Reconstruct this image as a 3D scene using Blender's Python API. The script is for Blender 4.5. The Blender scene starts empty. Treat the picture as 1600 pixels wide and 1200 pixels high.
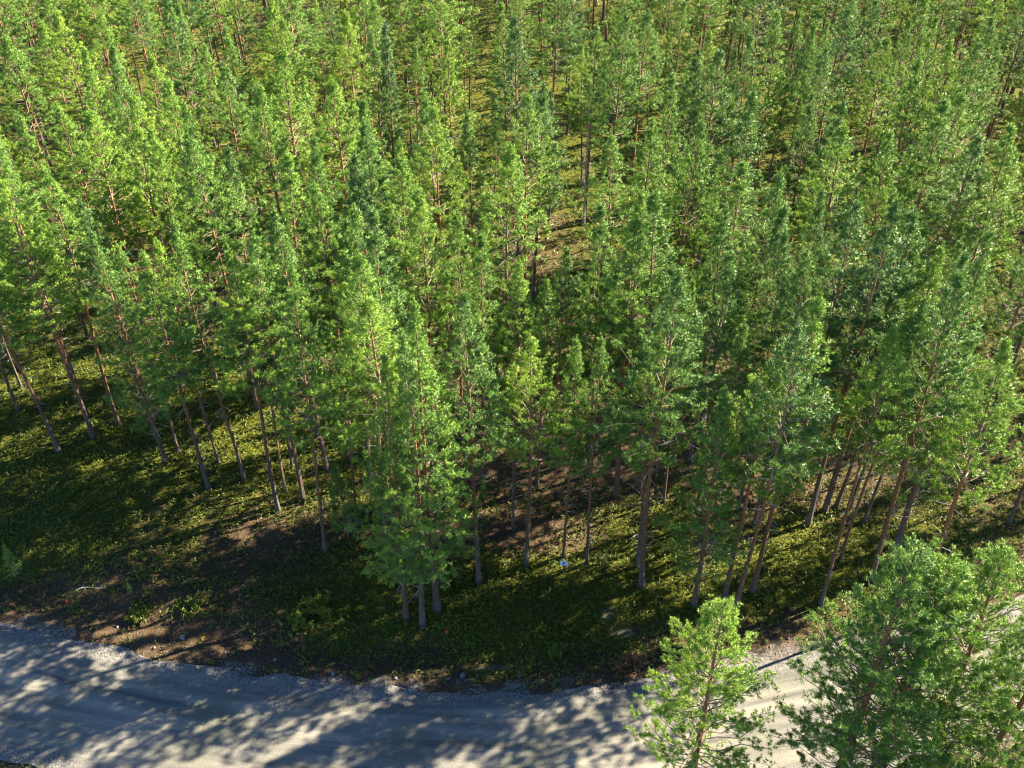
import bpy, math, random
import numpy as np
from mathutils import Vector, Matrix

# ------------------------------------------------------------------ camera, light, exposure
CAM_H, PITCH, FPX = 36.0, math.radians(37.5), 1565.0
sc = bpy.context.scene
cam_d = bpy.data.cameras.new("camera")
cam_d.sensor_width = 36.0
cam_d.lens = FPX / 1600.0 * 36.0
cam_d.clip_start, cam_d.clip_end = 0.5, 3000.0
cam = bpy.data.objects.new("camera", cam_d)
cam.location = (0, 0, CAM_H)
cam.rotation_euler = (math.pi / 2 - PITCH, 0, 0)
sc.collection.objects.link(cam)
sc.camera = cam

SUN_EL = math.radians(33.5)
to_sun = Vector((0.917 * math.cos(SUN_EL), 0.399 * math.cos(SUN_EL), math.sin(SUN_EL))).normalized()
world = bpy.data.worlds.new("World")
sc.world = world
world.use_nodes = True
wn = world.node_tree.nodes
sky = wn.new("ShaderNodeTexSky")
sky.sky_type = 'NISHITA'
sky.sun_disc = False
sky.sun_elevation = SUN_EL
sky.sun_rotation = math.atan2(to_sun.x, to_sun.y)
sky.air_density, sky.dust_density, sky.ozone_density = 0.85, 0.0, 6.0
world.node_tree.links.new(sky.outputs[0], wn["Background"].inputs[0])
wn["Background"].inputs[1].default_value = 0.05
sun_d = bpy.data.lights.new("sun", 'SUN')
sun_d.energy = 5.0
sun_d.angle = math.radians(0.53)
sun_d.color = (1.0, 0.875, 0.66)
sun = bpy.data.objects.new("sun", sun_d)
sun.rotation_mode = 'QUATERNION'
sun.rotation_quaternion = to_sun.to_track_quat('Z', 'Y')
sun.location = (60, 30, 60)
sc.collection.objects.link(sun)
sc.view_settings.view_transform = 'Standard'
sc.view_settings.look = 'None'
sc.view_settings.gamma = 1.0
sc.view_settings.exposure = 2.6
sc.cycles.filter_width = 1.1
sc.cycles.max_bounces = 3
sc.cycles.diffuse_bounces = 1
sc.cycles.glossy_bounces = 1
sc.cycles.transmission_bounces = 2

CP, SP = math.cos(PITCH), math.sin(PITCH)


def ray(px, py):
    u, v = px - 800.0, py - 600.0
    return u, FPX * CP - v * SP, FPX * SP + v * CP      # x, forward, down


def ground_at(px, py, z=0.0):
    x, f, d = ray(px, py)
    k = (CAM_H - z) / d
    return x * k, f * k


def project(x, y, z):
    d = CAM_H - z
    zc = y * CP + d * SP
    return 800 + FPX * x / zc, 600 + FPX * (d * CP - y * SP) / zc


# ------------------------------------------------------------------ noise
class Noise2:
    def __init__(s, seed):
        s.g = np.random.RandomState(seed).rand(256, 256)

    def at(s, x, y):
        xi, yi = np.floor(x).astype(int), np.floor(y).astype(int)
        fx, fy = x - xi, y - yi
        fx, fy = fx * fx * (3 - 2 * fx), fy * fy * (3 - 2 * fy)
        g = s.g
        a = g[xi & 255, yi & 255]; b = g[(xi + 1) & 255, yi & 255]
        c = g[xi & 255, (yi + 1) & 255]; d = g[(xi + 1) & 255, (yi + 1) & 255]
        return (a * (1 - fx) + b * fx) * (1 - fy) + (c * (1 - fx) + d * fx) * fy

    def fbm(s, x, y, o=4):
        x, y = np.asarray(x, float), np.asarray(y, float)
        t, a, n = 0, 0.5, 0
        for k in range(o):
            t = t + a * s.at(x * 2 ** k + 17.3 * k, y * 2 ** k + 5.1 * k); n += a; a *= .5
        return t / n


N1, N2, N3 = Noise2(1), Noise2(2), Noise2(3)

# ------------------------------------------------------------------ the road's line
edge_px = [(-700, 800), (-350, 890), (0, 972), (150, 1012), (300, 1040), (450, 1062), (600, 1078), (800, 1084), (950, 1072),
           (1080, 1052), (1200, 1030), (1320, 1005), (1450, 975), (1570, 945), (1800, 885), (2200, 790)]
EDGE = np.array([ground_at(*p) for p in edge_px])
ROAD_W = 5.8


def polyline_resample(P, step):
    seg = np.linalg.norm(np.diff(P, axis=0), axis=1)
    s = np.concatenate([[0], np.cumsum(seg)])
    t = np.arange(0, s[-1], step)
    Q = np.stack([np.interp(t, s, P[:, 0]), np.interp(t, s, P[:, 1])], 1)
    for _ in range(40):
        Q[1:-1] = .25 * Q[:-2] + .5 * Q[1:-1] + .25 * Q[2:]
    return Q


EDGE = polyline_resample(EDGE, 0.3)
tan = np.gradient(EDGE, axis=0)
tan /= np.linalg.norm(tan, axis=1)[:, None]
NRM = np.stack([tan[:, 1], -tan[:, 0]], 1)               # towards the camera
CENTRE = EDGE + NRM * ROAD_W / 2


def road_dist(x, y):
    """distance to the road's centre line; sign + on the forest side"""
    x, y = np.atleast_1d(np.asarray(x, float)), np.atleast_1d(np.asarray(y, float))
    out = np.empty(x.shape)
    F = np.stack([x.ravel(), y.ravel()], 1)
    r = np.empty(len(F))
    for i in range(0, len(F), 20000):
        A = F[i:i + 20000]
        D = ((A[:, None, :] - CENTRE[None, ::3, :]) ** 2).sum(2)
        j = D.argmin(1)
        d = np.sqrt(D.min(1))
        side = ((A - CENTRE[::3][j]) * NRM[::3][j]).sum(1)
        r[i:i + 20000] = np.where(side > 0, -d, d)
    return r.reshape(out.shape)


def height(x, y, rd=None):
    if rd is None:
        rd = road_dist(x, y)
    a = np.abs(rd) - ROAD_W / 2
    rough = np.clip(a / 2.5, 0, 1)
    h = (N1.fbm(np.asarray(x) / 9., np.asarray(y) / 9., 3) - .5) * .7 * rough
    h = h + (N2.fbm(np.asarray(x) / 1.3, np.asarray(y) / 1.3, 3) - .5) * .30 * rough
    ditch = -.28 * np.exp(-((a - 1.7) / .8) ** 2)
    return h + ditch * np.clip(a + .6, 0, 1) - .06 * (a < .4)


# ------------------------------------------------------------------ materials
def new_mat(name):
    m = bpy.data.materials.new(name)
    m.use_nodes = True
    nt = m.node_tree
    for n in list(nt.nodes):
        nt.nodes.remove(n)
    out = nt.nodes.new("ShaderNodeOutputMaterial")
    return m, nt, out


def nd(nt, t, **kw):
    n = nt.nodes.new(t)
    for k, v in kw.items():
        if k.startswith("i_"):
            key = k[2:]
            n.inputs[int(key) if key.isdigit() else key.replace("_", " ")].default_value = v
        else:
            setattr(n, k, v)
    return n


def ramp(nt, stops, src=None, interp='LINEAR'):
    r = nt.nodes.new("ShaderNodeValToRGB")
    r.color_ramp.interpolation = interp
    e = r.color_ramp.elements
    while len(e) > 1:
        e.remove(e[0])
    e[0].position, e[0].color = stops[0][0], (*stops[0][1], 1)
    for p, c in stops[1:]:
        q = e.new(p); q.color = (*c, 1)
    if src is not None:
        nt.links.new(src, r.inputs[0])
    return r


def mixc(nt, fac, a, b, blend='MIX'):
    m = nd(nt, "ShaderNodeMix", data_type='RGBA', blend_type=blend)
    for s, v in ((m.inputs[0], fac), (m.inputs[6], a), (m.inputs[7], b)):
        if hasattr(v, "links"):
            nt.links.new(v, s)
        elif isinstance(v, (int, float)):
            s.default_value = v
        else:
            s.default_value = (*v, 1)
    return m.outputs[2]


def math_n(nt, op, a, b=None, c=None, clamp=False):
    m = nd(nt, "ShaderNodeMath", operation=op, use_clamp=clamp)
    for s, v in zip(m.inputs, (a, b, c)):
        if v is None:
            continue
        if hasattr(v, "links"):
            nt.links.new(v, s)
        else:
            s.default_value = v
    return m.outputs[0]


def needle_material(name, stops, trans=.32, rnd=.30):
    m, nt, out = new_mat(name)
    at = nd(nt, "ShaderNodeAttribute", attribute_name="tint")
    oi = nd(nt, "ShaderNodeObjectInfo")
    t = math_n(nt, 'MULTIPLY_ADD', oi.outputs["Random"], rnd, at.outputs["Fac"])
    col = ramp(nt, stops, t).outputs[0]
    p = nd(nt, "ShaderNodeBsdfPrincipled", i_Roughness=.5)
    p.inputs["Specular IOR Level"].default_value = .35
    nt.links.new(col, p.inputs["Base Color"])
    tr = nd(nt, "ShaderNodeBsdfTranslucent")
    tc = mixc(nt, .5, col, (.36, .50, .05))
    nt.links.new(tc, tr.inputs[0])
    on = nd(nt, "ShaderNodeAttribute", attribute_name="outward")
    vt = nd(nt, "ShaderNodeVectorTransform", vector_type='NORMAL', convert_from='OBJECT', convert_to='WORLD')
    nt.links.new(on.outputs["Vector"], vt.inputs[0])
    ge = nd(nt, "ShaderNodeNewGeometry")
    ad = nd(nt, "ShaderNodeVectorMath", operation='MULTIPLY_ADD')
    ad.inputs[1].default_value = (.75, .75, .75)
    nt.links.new(vt.outputs[0], ad.inputs[0]); nt.links.new(ge.outputs["Normal"], ad.inputs[2])
    vn = nd(nt, "ShaderNodeVectorMath", operation='NORMALIZE')
    nt.links.new(ad.outputs[0], vn.inputs[0])
    nt.links.new(vn.outputs[0], p.inputs["Normal"]); nt.links.new(vn.outputs[0], tr.inputs["Normal"])
    mx = nd(nt, "ShaderNodeMixShader", i_0=trans)
    nt.links.new(p.outputs[0], mx.inputs[1]); nt.links.new(tr.outputs[0], mx.inputs[2])
    nt.links.new(mx.outputs[0], out.inputs[0])
    return m


M_NEEDLE = needle_material("pine_needles", [(0, (.060, .140, .045)), (.28, (.120, .255, .036)), (.65, (.235, .390, .036)), (1, (.345, .455, .034))], .24, .42)
M_SPRUCE = needle_material("spruce_needles", [(0, (.055, .125, .045)), (.6, (.11, .21, .05)), (1, (.17, .27, .05))], .15)
M_SHRUB = needle_material("undergrowth_leaves", [(0, (.024, .050, .008)), (.35, (.085, .120, .011)), (.6, (.17, .205, .016)), (.8, (.26, .25, .024)), (1, (.20, .13, .055))], .25, 0)


def bark_material():
    m, nt, out = new_mat("pine_bark")
    at = nd(nt, "ShaderNodeAttribute", attribute_name="tint")       # height up the trunk, 0 foot .. 1 tip
    oi = nd(nt, "ShaderNodeObjectInfo")
    tc = nd(nt, "ShaderNodeTexCoord")
    mp = nd(nt, "ShaderNodeMapping"); mp.inputs["Scale"].default_value = (5, 5, 1.2)
    nt.links.new(tc.outputs["Object"], mp.inputs[0])
    nz = nd(nt, "ShaderNodeTexNoise", i_Scale=1.6, i_Detail=5., i_Roughness=.65)
    nt.links.new(mp.outputs[0], nz.inputs["Vector"])
    t = math_n(nt, 'MULTIPLY_ADD', nz.outputs["Fac"], .35, at.outputs["Fac"])
    t = math_n(nt, 'MULTIPLY_ADD', oi.outputs["Random"], .16, t)
    col = ramp(nt, [(.15, (.135, .125, .12)), (.36, (.12, .085, .065)), (.58, (.19, .10, .055)), (.85, (.32, .155, .07)), (1, (.30, .18, .09))], t).outputs[0]
    nf = nd(nt, "ShaderNodeTexNoise", i_Scale=9., i_Detail=4.)
    nt.links.new(mp.outputs[0], nf.inputs["Vector"])
    dk = ramp(nt, [(.35, (.35, .35, .35)), (.6, (1.25, 1.25, 1.25))], nf.outputs["Fac"]).outputs[0]
    col = mixc(nt, .85, col, dk, 'MULTIPLY')
    p = nd(nt, "ShaderNodeBsdfPrincipled", i_Roughness=.85)
    p.inputs["Specular IOR Level"].default_value = .2
    nt.links.new(col, p.inputs["Base Color"])
    bp = nd(nt, "ShaderNodeBump", i_Strength=.8, i_Distance=.03)
    nt.links.new(nf.outputs["Fac"], bp.inputs["Height"])
    nt.links.new(bp.outputs[0], p.inputs["Normal"])
    nt.links.new(p.outputs[0], out.inputs[0])
    return m


def plain(name, c, rough=.8, noise=.0, scale=8., spec=.3):
    m, nt, out = new_mat(name)
    p = nd(nt, "ShaderNodeBsdfPrincipled", i_Roughness=rough)
    p.inputs["Specular IOR Level"].default_value = spec
    if noise:
        tc = nd(nt, "ShaderNodeTexCoord")
        n = nd(nt, "ShaderNodeTexNoise", i_Scale=scale, i_Detail=5.)
        nt.links.new(tc.outputs["Object"], n.inputs["Vector"])
        a = tuple(x * (1 - noise) for x in c); b = tuple(min(1, x * (1 + noise)) for x in c)
        nt.links.new(ramp(nt, [(.3, a), (.7, b)], n.outputs["Fac"]).outputs[0], p.inputs["Base Color"])
    else:
        p.inputs["Base Color"].default_value = (*c, 1)
    nt.links.new(p.outputs[0], out.inputs[0])
    return m


M_BARK = bark_material()
M_TWIG = plain("twig_bark", (.17, .13, .095), .8, .35, 3.)
M_DEAD = plain("dead_wood", (.34, .31, .28), .85, .3, 4.)


def ground_material():
    m, nt, out = new_mat("forest_floor")
    tc = nd(nt, "ShaderNodeTexCoord")
    moss = nd(nt, "ShaderNodeAttribute", attribute_name="moss")       # 0 brown litter .. 1 green moss
    grav = nd(nt, "ShaderNodeAttribute", attribute_name="gravel")
    n1 = nd(nt, "ShaderNodeTexNoise", i_Scale=1.7, i_Detail=8., i_Roughness=.7)
    n2 = nd(nt, "ShaderNodeTexNoise", i_Scale=11., i_Detail=6., i_Roughness=.75)
    vo = nd(nt, "ShaderNodeTexVoronoi", i_Scale=16.)
    for n in (n1, n2, vo):
        nt.links.new(tc.outputs["Object"], n.inputs["Vector"])
    g = ramp(nt, [(.28, (.014, .022, .005)), (.45, (.060, .070, .009)), (.58, (.11, .115, .012)), (.75, (.15, .14, .022))], n2.outputs["Fac"]).outputs[0]
    b = ramp(nt, [(.28, (.020, .014, .009)), (.48, (.070, .048, .028)), (.62, (.15, .10, .055)), (.8, (.24, .175, .11))], n2.outputs["Fac"]).outputs[0]
    f = math_n(nt, 'MULTIPLY_ADD', n1.outputs["Fac"], 1.6, moss.outputs["Fac"])
    f = ramp(nt, [(.0, (0, 0, 0)), (1, (1, 1, 1))], math_n(nt, 'MULTIPLY_ADD', f, 2.2, -2.3, True)).outputs[0]
    c = mixc(nt, f, b, g)
    st = ramp(nt, [(.2, (.07, .06, .05)), (.45, (.13, .115, .10)), (.75, (.23, .215, .20))], vo.outputs["Color"]).outputs[0]
    gf = math_n(nt, 'MULTIPLY_ADD', n1.outputs["Fac"], 1.2, grav.outputs["Fac"])
    gf = math_n(nt, 'MULTIPLY_ADD', gf, 2.6, -2.6, True)
    c = mixc(nt, gf, c, st)
    p = nd(nt, "ShaderNodeBsdfPrincipled", i_Roughness=.95)
    p.inputs["Specular IOR Level"].default_value = .15
    nt.links.new(c, p.inputs["Base Color"])
    bp = nd(nt, "ShaderNodeBump", i_Strength=1., i_Distance=.12)
    nt.links.new(n2.outputs["Fac"], bp.inputs["Height"])
    nt.links.new(bp.outputs[0], p.inputs["Normal"])
    nt.links.new(p.outputs[0], out.inputs[0])
    return m


def road_material():
    m, nt, out = new_mat("gravel_road")
    tc = nd(nt, "ShaderNodeTexCoord")
    uv = nd(nt, "ShaderNodeUVMap")                                    # u along, v across, metres
    mp = nd(nt, "ShaderNodeMapping"); mp.inputs["Scale"].default_value = (.10, 1.3, 1)
    nt.links.new(uv.outputs[0], mp.inputs[0])
    ns = nd(nt, "ShaderNodeTexNoise", i_Scale=1.0, i_Detail=5., i_Roughness=.6, i_Distortion=.25)   # streaks along the wheel tracks
    nt.links.new(mp.outputs[0], ns.inputs["Vector"])
    nf = nd(nt, "ShaderNodeTexNoise", i_Scale=14., i_Detail=6., i_Roughness=.8)
    nb = nd(nt, "ShaderNodeTexNoise", i_Scale=.35, i_Detail=4.)
    vo = nd(nt, "ShaderNodeTexVoronoi", i_Scale=24.)
    for n in (nf, nb, vo):
        nt.links.new(tc.outputs["Object"], n.inputs["Vector"])
    c = ramp(nt, [(.36, (.085, .083, .076)), (.46, (.140, .136, .122)), (.54, (.185, .177, .154)), (.64, (.26, .245, .20))], ns.outputs["Fac"]).outputs[0]
    c = mixc(nt, math_n(nt, 'MULTIPLY_ADD', nb.outputs["Fac"], 3.2, -1.45, True), c, (.135, .135, .10))
    sp = ramp(nt, [(.3, (.62, .62, .62)), (.5, (1, 1, 1)), (.72, (1.35, 1.33, 1.28))], nf.outputs["Fac"]).outputs[0]
    c = mixc(nt, .8, c, sp, 'MULTIPLY')
    # loose stones at the edges
    at = nd(nt, "ShaderNodeAttribute", attribute_name="edge")
    st = ramp(nt, [(.2, (.07, .065, .06)), (.5, (.13, .125, .115)), (.8, (.24, .235, .225))], vo.outputs["Color"]).outputs[0]
    ef = math_n(nt, 'MULTIPLY_ADD', nb.outputs["Fac"], .9, at.outputs["Fac"])
    c = mixc(nt, math_n(nt, 'MULTIPLY_ADD', ef, 1.6, -1.0, True), c, st)
    p = nd(nt, "ShaderNodeBsdfPrincipled", i_Roughness=.95)
    p.inputs["Specular IOR Level"].default_value = .15
    nt.links.new(c, p.inputs["Base Color"])
    bp = nd(nt, "ShaderNodeBump", i_Strength=.7, i_Distance=.04)
    nt.links.new(nf.outputs["Fac"], bp.inputs["Height"])
    nt.links.new(bp.outputs[0], p.inputs["Normal"])
    nt.links.new(p.outputs[0], out.inputs[0])
    return m


M_GROUND, M_ROAD = ground_material(), road_material()


# ------------------------------------------------------------------ mesh helpers
def tri_mesh(name, V, T, mats, mi=None, attrs=None, smooth=False):
    me = bpy.data.meshes.new(name)
    V = np.ascontiguousarray(V, np.float32); T = np.ascontiguousarray(T, np.int32)
    k = T.shape[1]
    me.vertices.add(len(V)); me.vertices.foreach_set("co", V.ravel())
    me.loops.add(T.size); me.loops.foreach_set("vertex_index", T.ravel())
    me.polygons.add(len(T)); me.polygons.foreach_set("loop_start", np.arange(0, T.size, k, dtype=np.int32))
    for m in mats:
        me.materials.append(m)
    if mi is not None:
        me.polygons.foreach_set("material_index", np.ascontiguousarray(mi, np.int32))
    me.polygons.foreach_set("use_smooth", np.full(len(T), smooth, dtype=bool))
    for an, a in (attrs or {}).items():
        if np.ndim(a) == 2:
            at = me.attributes.new(an, 'FLOAT_VECTOR', 'POINT')
            at.data.foreach_set("vector", np.ascontiguousarray(a, np.float32).ravel())
            continue
        at = me.attributes.new(an, 'FLOAT', 'POINT')
        at.data.foreach_set("value", np.ascontiguousarray(a, np.float32))
    me.update(calc_edges=True)
    return me


class Acc:
    """collects triangles with a material index and a per-vertex tint"""
    def __init__(s):
        s.V, s.T, s.M, s.A, s.N, s.n = [], [], [], [], [], 0

    def add(s, V, T, m, a, nrm=None):
        V = np.asarray(V, float).reshape(-1, 3)
        s.N.append(np.tile(np.array([[0, 0, 1.]]), (len(V), 1)) if nrm is None else nrm)
        s.V.append(V); s.T.append(np.asarray(T, int).reshape(-1, 3) + s.n)
        s.M.append(np.full(len(s.T[-1]), m))
        s.A.append(np.broadcast_to(np.asarray(a, float), (len(V),)).copy()); s.n += len(V)

    def tube(s, P, R, sides, m, a):
        P = np.asarray(P, float); n = len(P)
        t = np.gradient(P, axis=0); t /= np.linalg.norm(t, axis=1)[:, None] + 1e-9
        ref = np.array([0, 0, 1.]) if abs(t[0, 2]) < .8 else np.array([1., 0, 0])
        u = np.cross(t, ref); u /= np.linalg.norm(u, axis=1)[:, None]
        w = np.cross(t, u)
        an = np.arange(sides) * 2 * math.pi / sides
        R = np.asarray(R, float)
        if R.ndim == 1:
            R = np.repeat(R[:, None], sides, 1)
        V = P[:, None, :] + R[:, :, None] * (np.cos(an)[None, :, None] * u[:, None, :] + np.sin(an)[None, :, None] * w[:, None, :])
        i = np.arange(n - 1)[:, None] * sides; j = np.arange(sides)[None, :]; k = (j + 1) % sides
        a0, b0, c0, d0 = i + j, i + k, i + sides + k, i + sides + j
        T = np.concatenate([np.stack([a0, b0, c0], -1).reshape(-1, 3), np.stack([a0, c0, d0], -1).reshape(-1, 3)])
        av = np.repeat(np.broadcast_to(np.asarray(a, float), (n,)), sides)
        s.add(V.reshape(-1, 3), T, m, av)

    def spikes(s, P, D, r, m, a):
        """thin three-sided spikes from P to P+D"""
        n = len(P)
        ref = np.where(np.abs(D[:, 2:3]) < .8 * np.linalg.norm(D, axis=1)[:, None], np.array([[0, 0, 1.]]), np.array([[1., 0, 0]]))
        u = np.cross(D, ref); u /= np.linalg.norm(u, axis=1)[:, None] + 1e-9
        w = np.cross(D, u); w /= np.linalg.norm(w, axis=1)[:, None] + 1e-9
        r = np.broadcast_to(r, (n,))[:, None]
        V = np.stack([P + u * r, P - .5 * u * r + .87 * w * r, P - .5 * u * r - .87 * w * r, P + D], 1)
        b = np.arange(n)[:, None] * 4
        T = np.stack([b + [0, 1, 3], b + [1, 2, 3], b + [2, 0, 3]], 1)
        s.add(V, T, m, np.repeat(np.broadcast_to(a, (n,)), 4))

    def blades(s, C, D, L, W, nb, spread, rng, m, a, out=None):
        """needle tufts: nb narrow blades fanned about direction D at each centre C"""
        n = len(C)
        d = D[:, None, :] * rng.uniform(.25, 1., (n, nb, 1)) + rng.normal(0, spread, (n, nb, 3))
        d /= np.linalg.norm(d, axis=2)[:, :, None] + 1e-9
        q = np.cross(d, rng.normal(0, 1, (n, nb, 3))); q /= np.linalg.norm(q, axis=2)[:, :, None] + 1e-9
        ln = L * rng.uniform(.7, 1.25, (n, nb, 1)); wd = W * rng.uniform(.7, 1.3, (n, nb, 1))
        c = C[:, None, :] + d * ln * .05
        V = np.stack([c + q * wd * .5 + d * ln * .3, c - q * wd * .5 + d * ln * .3, c + d * ln, c], 2).reshape(-1, 3)
        b = np.arange(n * nb)[:, None] * 4
        T = np.stack([b + [0, 2, 1], b + [0, 1, 3]], 1)
        av = np.repeat(np.broadcast_to(a, (n,)), nb * 4)
        o = (D if out is None else out) * .60 + D * .30
        o = o[:, None, :] + d * .45 + rng.normal(0, .20, (n, nb, 3))
        o /= np.linalg.norm(o, axis=2)[:, :, None] + 1e-9
        s.add(V, T, m, av, np.repeat(o.reshape(-1, 3), 4, 0))

    def mesh(s, name, mats, smooth=False):
        return tri_mesh(name, np.concatenate(s.V), np.concatenate(s.T), mats, np.concatenate(s.M), {"tint": np.concatenate(s.A), "outward": np.concatenate(s.N)}, smooth)

    def arrays(s):
        return np.concatenate(s.V), np.concatenate(s.T), np.concatenate(s.M), np.concatenate(s.A), np.concatenate(s.N)


# ------------------------------------------------------------------ a pine
def stem_curve(rng, H):
    a, b, p, q = rng.uniform(-.16, .16), rng.uniform(-.16, .16), rng.uniform(0, 6.3), rng.uniform(0, 6.3)
    return lambda z: np.stack([a * np.sin(z / H * 4 + p) - a * math.sin(p), b * np.sin(z / H * 5 + q) - b * math.sin(q), np.asarray(z, float)], -1)


def stem_radius(z, H, r0):
    t = np.clip(np.asarray(z, float) / H, 0, 1)
    return r0 * (np.clip(1 - t, 0, 1) ** .75 * .95 + .04) + r0 * .55 * np.exp(-np.asarray(z) / .35)


def make_trunk(rng, H, cb, r0, curve, lod=0):
    A = Acc()
    n, sides = ((26, 10), (14, 7), (5, 5))[lod]
    z = H * np.linspace(0, 1, n) ** 1.15
    if lod < 2:
        z[0] = -.25
    P = curve(z)
    R = stem_radius(np.maximum(z, 0), H, r0)
    if lod < 2:
        R = R[:, None] * (1 + rng.normal(0, .05, (n, sides)))
    A.tube(P, R, sides, 0, z / H)
    if lod < 2:
        k = int(34 * (1.3 - lod * .5))
        zz = rng.uniform(.12, cb + .12, k) * H
        az = rng.uniform(0, 6.283, k); el = rng.uniform(-.35, .25, k)
        L = rng.uniform(.25, 1.5, k) * np.clip(zz / H / cb + .1, .3, 1)
        D = np.stack([np.cos(az) * np.cos(el), np.sin(az) * np.cos(el), np.sin(el)], 1) * L[:, None]
        P0 = curve(zz)
        mid = P0 + D * .55 + np.array([0, 0, 1.]) * (L * -.04)[:, None]
        A.spikes(P0, D, .013 + .006 * L, 1, .5)
        nt = k * 2
        j = rng.integers(0, k, nt); s = rng.uniform(.3, .9, nt)
        D2 = D[j] * .35 + rng.normal(0, .14, (nt, 3)) * L[j][:, None]
        A.spikes(P0[j] + D[j] * s[:, None], D2, .006, 1, .5)
    return A


UP = np.array([0, 0, 1.])


def make_crown(rng, H, cb, R, curve, kind='pine', lod=0, fol=1.0, tint=.3):
    """lod 0: close trees, 1: the stand, 2: far trees merged into one mass"""
    A = Acc()
    zc0 = cb * H
    z = zc0
    dead_tint = .5
    while z < H - .12:
        t = (z - zc0) / (H - zc0)
        if kind == 'spruce':
            prof = (1 - t) ** .9 * .95 + .05
        else:
            prof = min(1, .50 + t * 3.0) * (1 - t) ** (1.18 if lod else .58) * (1.38 if lod else 1.02) + .035
        nb = rng.integers(4, 7) if lod < 2 else rng.integers(4, 6)
        base_az = rng.uniform(0, 6.283)
        for b in range(nb):
            if rng.random() < (.16 if t < .5 else .06):
                continue
            L = R * prof * rng.uniform(.6, 1.22)
            az = base_az + b * 6.283 / nb + rng.normal(0, .25)
            zz = z + rng.uniform(-.12, .12)
            if kind == 'spruce':
                el = -.25 + t * .9 + rng.normal(0, .07); cur = .12
            else:
                el = .02 + t ** 1.4 * .95 + rng.normal(0, .13); cur = .22 + .15 * t
            d = np.array([math.cos(az) * math.cos(el), math.sin(az) * math.cos(el), math.sin(el)])
            P0 = curve(zz)
            ss = np.linspace(0, 1, 5 if lod == 0 else 4)
            wob = rng.normal(0, .035, (len(ss), 3)) * L; wob[0] = 0
            pts = P0 + d * L * ss[:, None] + UP * (L * cur * ss ** 2)[:, None] + wob
            r0 = .007 + .009 * L
            if lod < 2:
                A.tube(pts, r0 * (1 - ss * .8), 3, 1, .5)
            dens = fol * rng.uniform(.6, 1.25)
            s0 = .22 if L > .8 else .05
            step = (.135, .175, .26)[lod]
            nt = max(3, int((1 - s0) * L / step * 1.02)) if lod < 2 else max(1, int((1 - s0) * L / step))
            s = rng.uniform(s0, 1, nt) ** .8
            B = np.stack([np.interp(s, ss, pts[:, i]) for i in range(3)], 1)
            tg = d + UP * (2 * cur * s)[:, None]
            side = np.cross(d, UP); side /= np.linalg.norm(side) + 1e-9
            sg = rng.choice([-1., 1.], nt) * rng.uniform(.25, 1., nt)
            td = tg * .62 + side * (sg * .85)[:, None] + UP * rng.uniform(-.10, .45, nt)[:, None]
            td /= np.linalg.norm(td, axis=1)[:, None]
            lt = (.14 + .42 * (1.1 - s) * min(1.3, L)) * rng.uniform(.6, 1.2, nt)
            if lod < 2:
                A.spikes(B, td * lt[:, None], .0045, 1, .5)
            per = (.095, .125, .16)[lod]
            reps = np.maximum(2, np.round(lt / per * dens * (2.1, 2.2, 1.5)[lod])).astype(int)
            j = np.repeat(np.arange(nt), reps)
            m = len(j)
            f = 1.06 - .55 * rng.random(m) ** 1.6
            C = B[j] + td[j] * (lt[j] * f)[:, None] + rng.normal(0, (.035, .038, .08)[lod], (m, 3))
            up = .55 if kind == 'pine' else .1
            TD = td[j] + UP * up + rng.normal(0, .2, (m, 3))
            TD /= np.linalg.norm(TD, axis=1)[:, None]
            OUT = C - curve(C[:, 2]); OUT[:, 2] = 0
            OUT /= np.linalg.norm(OUT, axis=1)[:, None] + .25
            OUT = OUT + UP * (.55 + .4 * t)
            tv = tint + .16 * (rng.random() - .5) + rng.normal(0, .10, m)
            if lod == 0:
                A.blades(C, TD, .125, .017, 13, .5, rng, 0, tv, OUT)
            elif lod == 1:
                A.blades(C, TD, .155, .022, 11, .5, rng, 0, tv, OUT)
            else:
                A.blades(C, TD, .24, .075, 6, .60, rng, 0, tv, OUT)
        z += rng.uniform(.26, .44) * (1 if lod < 2 else 1.3) * (1.0 if t < .7 else .8)
    # leading shoot
    P = curve(np.linspace(H - .4, H + .25, 8))
    A.tube(P[[0, -1]], [.02, .008], 3, 1, .5)
    if lod < 2:
        A.blades(np.repeat(P, 3, 0), np.repeat(UP[None] * 1.6, 24, 0), .12, .026, 8, .45, rng, 0, tint + .1)
    return A


PROTO = {}


def proto(key, seed, kind, H, cb, R, r0, lod, fol=1., tint=.3):
    rng = np.random.default_rng(seed)
    c = stem_curve(rng, H)
    needle = M_SPRUCE if kind == 'spruce' else M_NEEDLE
    tr = make_trunk(rng, H, cb, r0, c, lod)
    cr = make_crown(rng, H, cb, R, c, kind, lod, fol, tint)
    if lod < 2:
        PROTO[key] = dict(H=H, trunk=tr.mesh(kind + "_trunk", [M_BARK, M_DEAD], False), crown=cr.mesh(kind + "_crown", [needle, M_TWIG]))
    else:
        PROTO[key] = dict(H=H, trunk=tr.arrays(), crown=cr.arrays())


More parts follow.
